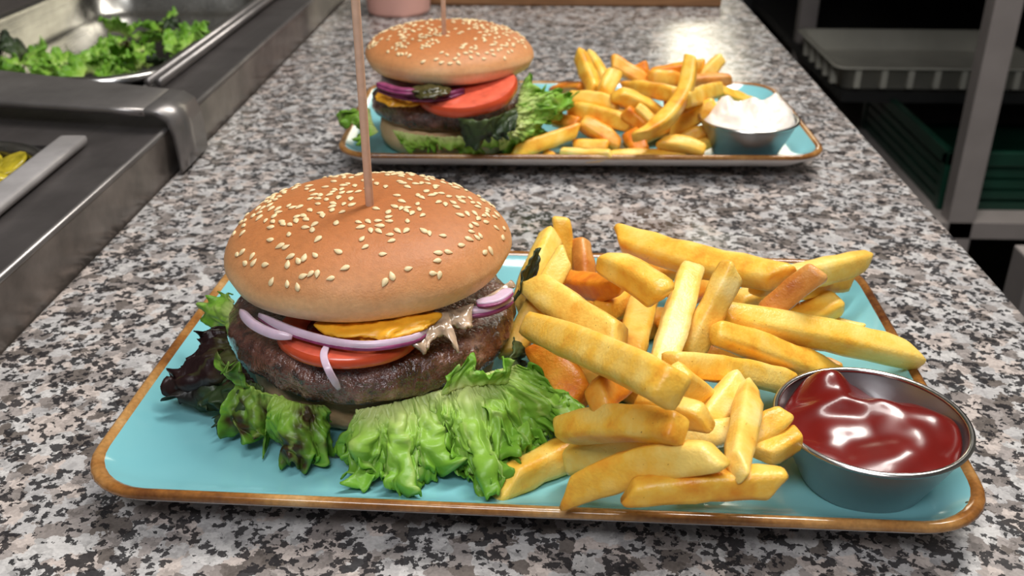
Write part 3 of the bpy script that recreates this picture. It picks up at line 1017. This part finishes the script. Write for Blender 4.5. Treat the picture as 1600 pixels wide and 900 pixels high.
def settle(table, ymax, tight, ymin):
    """rest each fry on the plate, then on the fries below it"""
    placed = []
    for (x1, y1, x2, y2, w, bow, col, lab) in table:
        w = w * 1.06
        rays = [ray(x1, y1), ray(x2, y2)]
        ts = []
        for d in rays:
            t = 0.5
            for _ in range(3):
                r = w / F * t * .45
                t = min((PZ + r - CAM_H) / d[2], ymax / d[1])
            ts.append(t)
        S = np.linspace(0, 1, 13)
        pn = np.array([[x1 + (x2 - x1) * q, y1 + (y2 - y1) * q] for q in S])
        for it in range(300):
            A, B = CAM + rays[0] * ts[0], CAM + rays[1] * ts[1]
            r = w / F * (ts[0] + ts[1]) / 2 * .45
            dn = ts[0] + (ts[1] - ts[0]) * S
            worst, ws = 0, None
            for (a, b, rr, po, do, wo) in placed:
                dist = np.linalg.norm(pn[:, None, :] - po[None, :, :], axis=2)
                lim = (w + wo) / 2 * .92
                gap = np.sqrt(np.maximum(0, 1 - (dist / lim) ** 2)) * (r + rr) * tight
                pen = np.where(dist < lim, dn[:, None] - (do[None, :] - gap), -1)
                k = np.unravel_index(np.argmax(pen), pen.shape)
                if pen[k] > worst:
                    worst, ws = pen[k], S[k[0]]
            if worst < 3e-5: break
            k = worst * .6 + 1e-5
            ts[0] -= k * (1 - ws) / ((1 - ws) ** 2 + ws ** 2)
            ts[1] -= k * ws / ((1 - ws) ** 2 + ws ** 2)
        ts = [max(t, ymin / d[1]) for t, d in zip(ts, rays)]
        A, B = CAM + rays[0] * ts[0], CAM + rays[1] * ts[1]
        dn = ts[0] + (ts[1] - ts[0]) * S
        placed.append((A, B, r, pn, dn, w))
    return [q[:3] for q in placed]


def fry_mesh(A, B, w, bowv, seed):
    rnd = random.Random(seed)
    A, B, bowv = Vector(A), Vector(B), Vector(bowv)
    ax = (B - A); ax.normalize()
    A, B = A - ax * w * .12, B + ax * w * .12
    L = (B - A).length
    view = (Vector(CAM) - (A + B) / 2).normalized()
    s = ax.cross(view).normalized()
    u = s.cross(ax)
    roll = rnd.uniform(-.75, .75)
    s, u = s * math.cos(roll) + u * math.sin(roll), u * math.cos(roll) - s * math.sin(roll)
    k = 1 / (abs(math.cos(roll)) * .62 + abs(math.sin(roll)) * .5 + .38)
    hw = w / 2 * k * 1.0
    hh = hw * rnd.uniform(.82, 1.0)
    sl0, sl1 = rnd.uniform(-.9, .9), rnd.uniform(-.9, .9)
    kk = min(1, L / (hw * 9))
    sl0, sl1 = sl0 * kk, sl1 * kk
    tp0, tp1 = rnd.uniform(.74, 1.0), rnd.uniform(.74, 1.0)
    n = 20
    rings = []
    cb = min(.10, hw * .55 / L)                            # length of the rounded arris at each end
    T = [0.0, cb * .25, cb * .6, cb] + [cb + (1 - 2 * cb) * i / 9 for i in range(1, 9)] + [1 - cb, 1 - cb * .6, 1 - cb * .25, 1.0]
    for i, t in enumerate(T):
        p = A + ax * (L * t) + bowv * (4 * t * (1 - t))
        e = min(t, 1 - t)
        q = min(1, e / cb)
        cap = .66 + .34 * math.sqrt(max(0, 1 - (1 - q) ** 2))
        sc = cap * ((tp0 + (1 - tp0) * min(1, t * 3.5)) if t < .5 else (tp1 + (1 - tp1) * min(1, (1 - t) * 3.5)))
        ring = []
        for j in range(n):
            a = 2 * math.pi * (j + .5) / n
            ca, sa = math.cos(a), math.sin(a)
            k2 = (abs(ca) ** 6 + abs(sa) ** 6) ** (-1 / 6)
            x, y = ca * k2, sa * k2
            edge = max(0, 1 - e * L / (hw * 4.5))
            shift = ((-sl0 * edge * x) if t < .5 else (sl1 * edge * x)) * hw * .85
            v = p + s * (x * hw * sc) + u * (y * hh * sc) + ax * shift
            g = noise.noise(v * 110 + Vector((seed, 0, 0))) * .0009
            v = v + (s * x + u * y) * g
            ring.append(v)
        rings.append(ring)
    return loft(rings)


def fries(table, ymax, group, seed0, tight, fat, ymin):
    for i, ((A, B, r), row) in enumerate(zip(settle(table, ymax, tight, ymin), table)):
        x1, y1, x2, y2, w, bow, col, lab = row
        dep = float(((A + B) / 2 - CAM) @ _fw)
        per = np.array((-(y2 - y1), x2 - x1), float)
        per /= np.linalg.norm(per)
        if per[1] > 0: per = -per
        bv = (_rt * per[0] - _up * per[1]) * bow / F * dep
        vs, fs = fry_mesh(A, B, w / F * dep * fat, bv, seed0 + i)
        o = mk('french_fry', vs, fs, M['fry_' + col], origin=tuple((A + B) / 2))
        tag(o, lab, 'french fry', group)


fries(NEAR, .446, 'fries on the near plate', 100, .86, 1.04, .250)
fries(FARF, .775, 'fries on the far plate', 300, .5, .98, .636)


# ------------------------------------------------------------------ sauce cups
def sauce_cup(c, label, Rr=.0352, h=.0275, rb=.0225):
    o = thing('sauce_cup', c, label, 'sauce cup', 'steel sauce cups')
    cc = c
    vs, fs = lathe([(.001, 0), (rb - .003, 0), (rb - .001, .0006), (rb, .002), (rb + (Rr - rb) * .55, h * .6), (Rr - .0012, h - .001)], cc, 64, cap1=False)
    v2, f2 = lathe([(Rr - .0020, h - .001), (rb + (Rr - rb) * .53, h * .6), (rb - .001, .0028), (rb - .003, .0016), (.001, .0014)], cc, 64, cap0=False)
    vs, fs = merge((vs, fs), (v2, f2))
    mk('cup_body', vs, fs, M['steel_cup'], o)
    prof = []
    for k in range(9):
        a = 2 * math.pi * k / 8
        prof.append((Rr - .0014 + .0012 * math.cos(a), h - .0006 + .0010 * math.sin(a)))
    vs, fs = lathe(prof, cc, 64, cap0=False, cap1=False)
    mk('rolled_rim', vs, fs, M['steel_bright'], o)
    return o


def sauce(name, c, Rr, zbase, hfun, mat, label, cat, n=84, m=30):
    rings = []
    for i in range(m):
        f = 1 - i / m
        ring = []
        for j in range(n):
            a = 2 * math.pi * j / n
            x, y = math.cos(a) * f, math.sin(a) * f
            dx, dy, z = hfun(x, y)
            ring.append(Vector((c[0] + (x + dx) * Rr, c[1] + (y + dy) * Rr, zbase + z)))
        rings.append(ring)
    low = [Vector((c[0] + math.cos(2 * math.pi * j / n) * Rr * .80, c[1] + math.sin(2 * math.pi * j / n) * Rr * .80, zbase - .013)) for j in range(n)]
    vs, fs = loft([low] + rings)
    o = mk(name, vs, fs, mat, origin=(c[0], c[1], zbase - .013))
    return tag(o, label, cat)


k1 = (.1195, .3040, PZ)
sauce_cup(k1, 'small round steel sauce cup at right front corner of nearest plate, holding ketchup')


def ketchup_h(x, y):
    r = math.hypot(x, y)
    z = .0036 * (1 - r ** 2.5)
    z += .0034 * noise.noise(Vector((x * 1.5 + 4, y * 2.0, 1.0))) + .0011 * noise.noise(Vector((x * 3.3, y * 3.8 + 2, 5.0)))
    z += .0080 * math.exp(-(((x + .34) / .30) ** 2 + ((y - .72) / .26) ** 2))
    z += .0036 * math.exp(-(((x - .50) / .36) ** 2 + ((y - .05) / .36) ** 2))
    z += .0030 * math.exp(-(((x + .20) / .55) ** 2 + ((y - .25) / .14) ** 2))
    z -= .0018 * math.exp(-(((x + .78) / .26) ** 2 + ((y + .10) / .30) ** 2))
    z -= .0065 * math.exp(-(((x - .55) / .42) ** 2 + ((y - .82) / .28) ** 2))
    return (0, 0, z)


sauce('ketchup', k1, .0312, k1[2] + .0226, ketchup_h, M['ketchup'], 'glossy dark red ketchup filling the near sauce cup', 'ketchup')

k2 = (.1405, .6750, PZ)
sauce_cup(k2, 'small round steel sauce cup on the farther plate, heaped with mayonnaise', h=.0265)


def mayo_h(x, y):
    r = math.hypot(x, y)
    fall = max(0, 1 - r ** 4)
    z = .0085 * fall
    z += .0095 * math.exp(-(((x + .50) / .28) ** 2 + ((y - .1) / .5) ** 2))
    z += .0110 * math.exp(-(((x - .52) / .36) ** 2 + ((y - .15) / .5) ** 2))
    z += .0045 * math.exp(-(((x - .05) / .18) ** 2 + ((y + .05) / .35) ** 2))
    z += (.0046 * noise.noise(Vector((x * 3.1 + 2, y * 3.4, .5))) + .0034 * abs(noise.noise(Vector((x * 5.1, y * 6, 8)))) + .001 * noise.noise(Vector((x * 11, y * 11, 3)))) * (.3 + .7 * fall)
    return (.16 * max(0, x) * min(1, z / .010), 0, z)


sauce('mayonnaise', k2, .0312, k2[2] + .0212, mayo_h, M['mayo'], 'white mayonnaise dollop rising above the far sauce cup', 'mayonnaise')

# ------------------------------------------------------------------ steel prep station on the left
ps = thing('prep_station', (-.45, .9, -.9), 'grey stainless steel salad prep station along left of granite', 'prep station')
TOPZ = .031
box('front_panel', (XL - .004, -.3, -.02), (XL, 2.1, TOPZ - .002), M['steel_panel'], ps, bevel=.0008)
vs, fs = rod((XL - .002, -.3, TOPZ - .001), (XL - .002, 2.1, TOPZ - .001), .0022)
mk('front_lip', vs, fs, M['steel'], ps)
box('ledge', (-.311, -.3, TOPZ - .006), (XL - .003, 2.1, TOPZ - .0012), M['steel_dark'], ps)
box('ledge', (-.80, .616, TOPZ - .006), (-.3112, .752, TOPZ - .0012), M['steel_dark'], ps)
box('ledge', (-.80, 1.235, TOPZ - .006), (-.3112, 2.1, TOPZ - .0012), M['steel_dark'], ps)
box('ledge', (-.320, .752, TOPZ - .006), (-.3112, 1.235, TOPZ - .0012), M['steel_dark'], ps)
box('ledge', (-.80, -.3, TOPZ - .006), (-.56, 2.1, TOPZ - .0016), M['steel_dark'], ps)
box('cabinet', (-.85, -.3, -.90), (XL - .006, 2.1, -.16), M['steel_dark'], ps)
box('back_panel', (-.88, -.3, -.16), (-.80, 2.1, .22), M['steel_dark'], ps)


def pan(x0, x1, y0, y1, zt, depth, r, step, label, flange=.010):
    cx, cy, w, h = (x0 + x1) / 2, (y0 + y1) / 2, x1 - x0, y1 - y0
    o = thing('steel_food_pan', (cx, cy, zt - depth), label, 'food pan', 'steel food pans')
    q = lambda d, z, rr=r: rrect(cx, cy, w - 2 * d, h - 2 * d, max(rr - d * .3, .012), z)
    rings = [q(0, zt), q(.002, zt - .003), q(.003, zt - step), q(.010, zt - step - .004), q(.013, zt - step - .010), q(.022, zt - depth + .012), q(.034, zt - depth)]
    vs, fs = loft(rings, False, True)
    mk('basin', vs, fs, M['steel_pan'], o)
    vs, fs = loft([q(-flange, zt - .004), q(-flange, zt + .001), q(-flange * .7, zt + .0022), q(-flange * .3, zt + .0016), q(0, zt)], False, False)
    mk('flange', vs, fs, M['steel_bright'], o)
    return o


pan(-.552, -.326, .778, 1.225, TOPZ + .001, .068, .045, .034, 'deep steel food pan holding salad leaves, behind the divider bar')
pan(-.552, -.3165, .250, .608, TOPZ + .001, .055, .045, .02, 'steel food pan at left edge holding yellow pickles, before divider bar', .005)
for k, x in enumerate((-.312, -.303)):
    vs, fs = rod((x, .755, TOPZ + .004), (x, 1.9, TOPZ + .004), .0034)
    tag(mk('steel_rail', vs, fs, M['steel'], origin=(x, .755, TOPZ)), ('thin steel rail beside salad pan, nearer the pan', 'thin steel rail beside salad pan, nearer the granite')[k], 'rail', 'rails beside the salad pan')
# flat bar lying on the near ledge
vs, fs = strip([(-.303, .28, TOPZ + .0035), (-.305, .45, TOPZ + .0035), (-.310, .615, TOPZ + .0035)], .018, .006, 8)
tag(mk('steel_strip', vs, fs, M['strip'], origin=(-.31, .45, TOPZ)), 'light grey steel strip lying along the pickle pan edge', 'steel strip')
# divider bar, its end folded down over the front lip
dz = .047
db = thing('divider_bar', (-.33, .68, TOPZ), 'grey steel divider bar across the station with end bent down', 'divider bar')


def barsec(x, yf, yb, z, n=1.0):
    return [Vector((x, yf, z - .005)), Vector((x, yf - .0005, z - .001)), Vector((x, yf + .003, z)), Vector((x, yb - .003, z)), Vector((x, yb, z - .001)), Vector((x, yb, z - .005))]


secs = []
for x, yf, yb in ((-.80, .735, .86), (-.422, .668, .745), (-.300, .648, .706), (-.272, .643, .697)):
    secs.append(barsec(x, yf, yb, dz))
vs, fs = loft(secs)
mk('bar_top', vs, fs, M['steel'], db)
prof = [(-.272, dz), (-.262, dz - .001), (-.2545, dz - .006), (-.2515, dz - .016), (-.2505, dz - .030), (-.2500, .0035)]
ring_o = []
for (x, z) in prof:
    ring_o.append([Vector((x, .643, z)), Vector((x, .695, z)), Vector((x - .0035, .695, z - .0035)), Vector((x - .0035, .643, z - .0035))])
vs, fs = loft(ring_o)
mk('bent_end', vs, fs, M['steel'], db, smooth=False).data.shade_smooth()

# salad leaves in the deep pan
rl = random.Random(5)
spots = []
for k in range(50):
    if k < 24:
        x, y = rl.uniform(185, 290), rl.uniform(52, 118)
        if x > 262: y = max(y, 75)
    elif k < 46:
        x, y = rl.uniform(8, 190), rl.uniform(98, 120)
    else:
        x, y = rl.uniform(275, 330), rl.uniform(66, 90)
    spots.append((x, y, -.004 - rl.uniform(0, .012)))
spots[0] = (248, 48, .004); spots[1] = (296, 80, .020); spots[2] = (150, 94, .0); spots[3] = (10, 90, -.004)
for k, (x, y, z) in enumerate(spots):
    p = at(x, y, z)
    p[0] = min(max(p[0], -.530), -.352 if k != 1 else -.336)
    p[1] = min(max(p[1], .83), 1.175)
    a = rl.uniform(0, 2 * math.pi)
    s = rl.uniform(.011, .021)
    u = np.array((math.cos(a), math.sin(a), rl.uniform(-.3, .5))) * s
    v = np.array((-math.sin(a), math.cos(a), rl.uniform(.2, 1.2))) * s * .9
    mt = M['leaf'] if k % 4 else M['leaf_mid']
    if k in (8, 20, 3): mt = M['leaf_dark']
    o = leaf('salad_leaf', [p - u * .6, p + (0, 0, .003), p + u * .6], [p - u + v, p + v * 1.3, p + u * 1.1 + v * .9], mt, None, 60 + k, .0034, .0045, .003, 44, 14, None, .0006, .7, world=True)
    kind = 'red-patched' if mt is M['leaf_mid'] else ('dark green' if mt is M['leaf_dark'] else 'bright green')
    zone = 'right-hand heap' if k < 24 else ('front left row' if k < 46 else 'right wall')
    lab = '%s torn salad leaf in the %s of the deep steel pan' % (kind, zone) if k < 46 else '%s torn salad leaf by the right wall of the deep steel pan' % kind
    if k == 0: lab = 'topmost green salad leaf of the heap in the deep pan'
    if k == 1: lab = 'yellow-green salad leaf hooked over the right rim of deep pan'
    if k == 3: lab = 'dark salad leaf at far left of the deep pan'
    tag(o, lab, 'salad leaf', 'salad leaves in the pan')
for k, (x, y, z) in enumerate([(4, 250, .020), (14, 264, .022), (2, 276, .024), (10, 292, .022), (20, 280, .018), (2, 302, .02), (8, 238, .016)]):
    p = at(x, y, z)
    p[0], p[1] = min(p[0], -.337 - .003 * (k % 3)), min(p[1], .588)
    vs, fs = lathe([(.001, 0), (.013, 0), (.0145, .0012), (.0145, .0028), (.013, .004), (.001, .0036)], p, 22, .12, k * 3.0, zfun=lambda q, k=k, p=p: (q.x - p[0]) * .4 * math.sin(k * 2) + (q.y - p[1]) * .5 * math.cos(k))
    if k == 0:
        pk = N('pickled_pepper'); pk_m = pk.set(col=pk.ramp(pk.noise(120, 4), [(.3, srgb(120, 110, 20)), (.7, srgb(196, 176, 48))]), rough=.25)
    if k == 0:
        rg = []
        for d in (.010, .016, .022, .03, .045, .06, .08, .10):
            ring = rrect(-.4345, .429, .232 - 2 * d, .355 - 2 * d, max(.04 - d * .3, .012), .014 + min(.010, d * .25), nc=10, ns=24)
            rg.append([v + Vector((0, 0, .005 * noise.noise(v * 90) + .003 * noise.noise(v * 220))) for v in ring])
        low = [Vector((v.x, v.y, -.022)) for v in rrect(-.4395, .425, .15, .27, .03, 0, nc=10, ns=24)]
        v9, f9 = loft([low] + rg)
        tag(mk('chopped_pickles', v9, f9, pk_m, origin=(-.4395, .425, -.022)), 'yellow-green chopped pickles filling the pan at left edge', 'pickles', kind='stuff')
    tag(mk('pickle_slice', vs, fs, pk_m, origin=tuple(p)), 'yellow-green pickle slice in the pan at left edge', 'pickle', 'pickles in the near pan')

# ------------------------------------------------------------------ back of the counter
pc = (-.1790, 1.2080, 0)
cp = thing('pink_tub', pc, 'pale pink plastic tub behind the farther burger', 'tub')
vs, fs = lathe([(.001, .001), (.034, .0), (.0365, .0015), (.0375, .005), (.043, .115), (.0435, .119), (.042, .119), (.0365, .006), (.001, .004)], pc, 48)
mk('tub_body', vs, fs, M['pink'], cp)
vs, fs = lathe([(.0435, .112), (.0455, .113), (.0455, .118), (.0435, .1195)], pc, 48, cap0=False, cap1=False)
mk('tub_rim', vs, fs, M['pink'], cp)
tag(box('cutting_board', (-.150, 1.248, 0.0), (.212, 1.60, .022), M['board'], bevel=.003), 'brown wooden cutting board lying at far end of counter', 'cutting board')

# ------------------------------------------------------------------ dark storage rack on the right
rk = thing('storage_rack', (.85, 1.7, -.9), 'grey metal storage rack in shade right of counter', 'rack')
pA = far(1531, 190, 1.40)
box('upright', (pA[0] - .019, pA[1] - .012, -.90), (pA[0] + .019, pA[1] + .02, .26), M['upright'], rk, bevel=.002)
pB = far(1262, 40, 2.02)
box('upright', (pB[0] - .018, pB[1], -.90), (pB[0] + .018, pB[1] + .03, .26), M['upright'], rk, bevel=.002)
box('upright', (1.28, pA[1] - .012, -.90), (1.32, pA[1] + .02, .26), M['upright'], rk, bevel=.002)
box('worktop', (.40, 1.30, .26), (1.7, 2.9, .295), M['steel_dark'], rk)
sh = at(1310, 137, -.225)
box('shelf', (pB[0] - .02, sh[1] - .02, -.245), (1.5, 2.55, -.228), M['black'], rk)
zs = far(1550, 376, 1.40)[2]
box('shelf', (pA[0] - .045, pA[1] - .012, zs - .025), (1.5, 2.55, zs), M['upright'], rk)
box('back_panel', (.36, 2.60, -.90), (1.9, 2.63, .26), M['black'], rk)
box('side_panel', (1.55, 1.3, -.90), (1.58, 2.6, .26), M['black'], rk)

# white tray
f0 = at(1310, 108, -.190)
t0 = (f0[0], f0[1])
tr = thing('white_tray', (f0[0] + .16, f0[1] + .12, -.228), 'shallow white plastic tray on the dark rack shelf', 'tray')
tx0, tx1, ty0, ty1 = f0[0], f0[0] + .36, f0[1], f0[1] + .30
q = lambda d, z: rrect((tx0 + tx1) / 2, (ty0 + ty1) / 2, tx1 - tx0 - 2 * d, ty1 - ty0 - 2 * d, .022, z)
vs, fs = loft([q(.014, -.2275), q(.010, -.226), q(.001, -.190), q(-.006, -.189), q(-.006, -.186), q(.003, -.186), q(.014, -.222), q(.02, -.223)])
mk('tray_body', vs, fs, M['tray'], tr)
for k in range(7):
    x = tx0 + .03 + k * .045
    box('rib', (x, ty0 - .002, -.222), (x + .010, ty0 + .010, -.190), M['tray'], tr)
for k in range(5):
    y = ty0 + .03 + k * .05
    box('rib', (tx0 - .002, y, -.222), (tx0 + .010, y + .012, -.190), M['tray'], tr)

# green crate
g0 = far(1482, 238, 1.46)
cx0, cy0 = g0[0], g0[1]
cxx, cyy, czt = cx0 + .50, cy0 + .42, g0[2]
czb = zs + .0005
cg = thing('green_crate', (cx0 + .25, cy0 + .2, czb), 'dark green plastic crate on lowest rack shelf behind upright', 'crate')
th_ = .012
for nm, lo, hi in (('top_rail', (cx0, cy0, czt - .022), (cxx, cy0 + th_, czt)), ('top_rail', (cx0, cyy - th_, czt - .022), (cxx, cyy, czt)), ('top_rail', (cx0, cy0, czt - .022), (cx0 + th_, cyy, czt)), ('top_rail', (cxx - th_, cy0, czt - .022), (cxx, cyy, czt))):
    box(nm, lo, hi, M['crate'], cg, bevel=.002)
ns = 4
hh = (czt - .022 - czb) / ns
for k in range(ns):
    z0 = czb + k * hh
    box('slat', (cx0 + .002, cy0 + .003, z0), (cxx - .002, cy0 + .009, z0 + hh * .72), M['crate'], cg)
    box('slat', (cx0 + .003, cy0 + .003, z0), (cx0 + .009, cyy - .003, z0 + hh * .72), M['crate'], cg)
for (x, y) in ((cx0, cy0), (cxx - .02, cy0), (cx0, cyy - .02), (cxx - .02, cyy - .02)):
    box('corner_post', (x, y, czb), (x + .02, y + .02, czt - .005), M['crate'], cg, bevel=.002)
box('crate_floor', (cx0 + .004, cy0 + .004, czb), (cxx - .004, cyy - .004, czb + .006), M['crate'], cg)
# grey post close to the counter
pC = far(1600, 440, .95)
gp = thing('grey_table_leg', (pC[0] + .01, pC[1], -.9), 'grey metal table leg at right picture edge beside counter', 'table leg')
box('leg_tube', (pC[0] - .008, pC[1] - .02, -.90), (pC[0] + .04, pC[1] + .02, far(1600, 385, .95)[2]), M['upright'], gp, bevel=.002)
box('foot', (pC[0] - .012, pC[1] - .024, -.90), (pC[0] + .044, pC[1] + .024, -.885), M['black'], gp, bevel=.002)
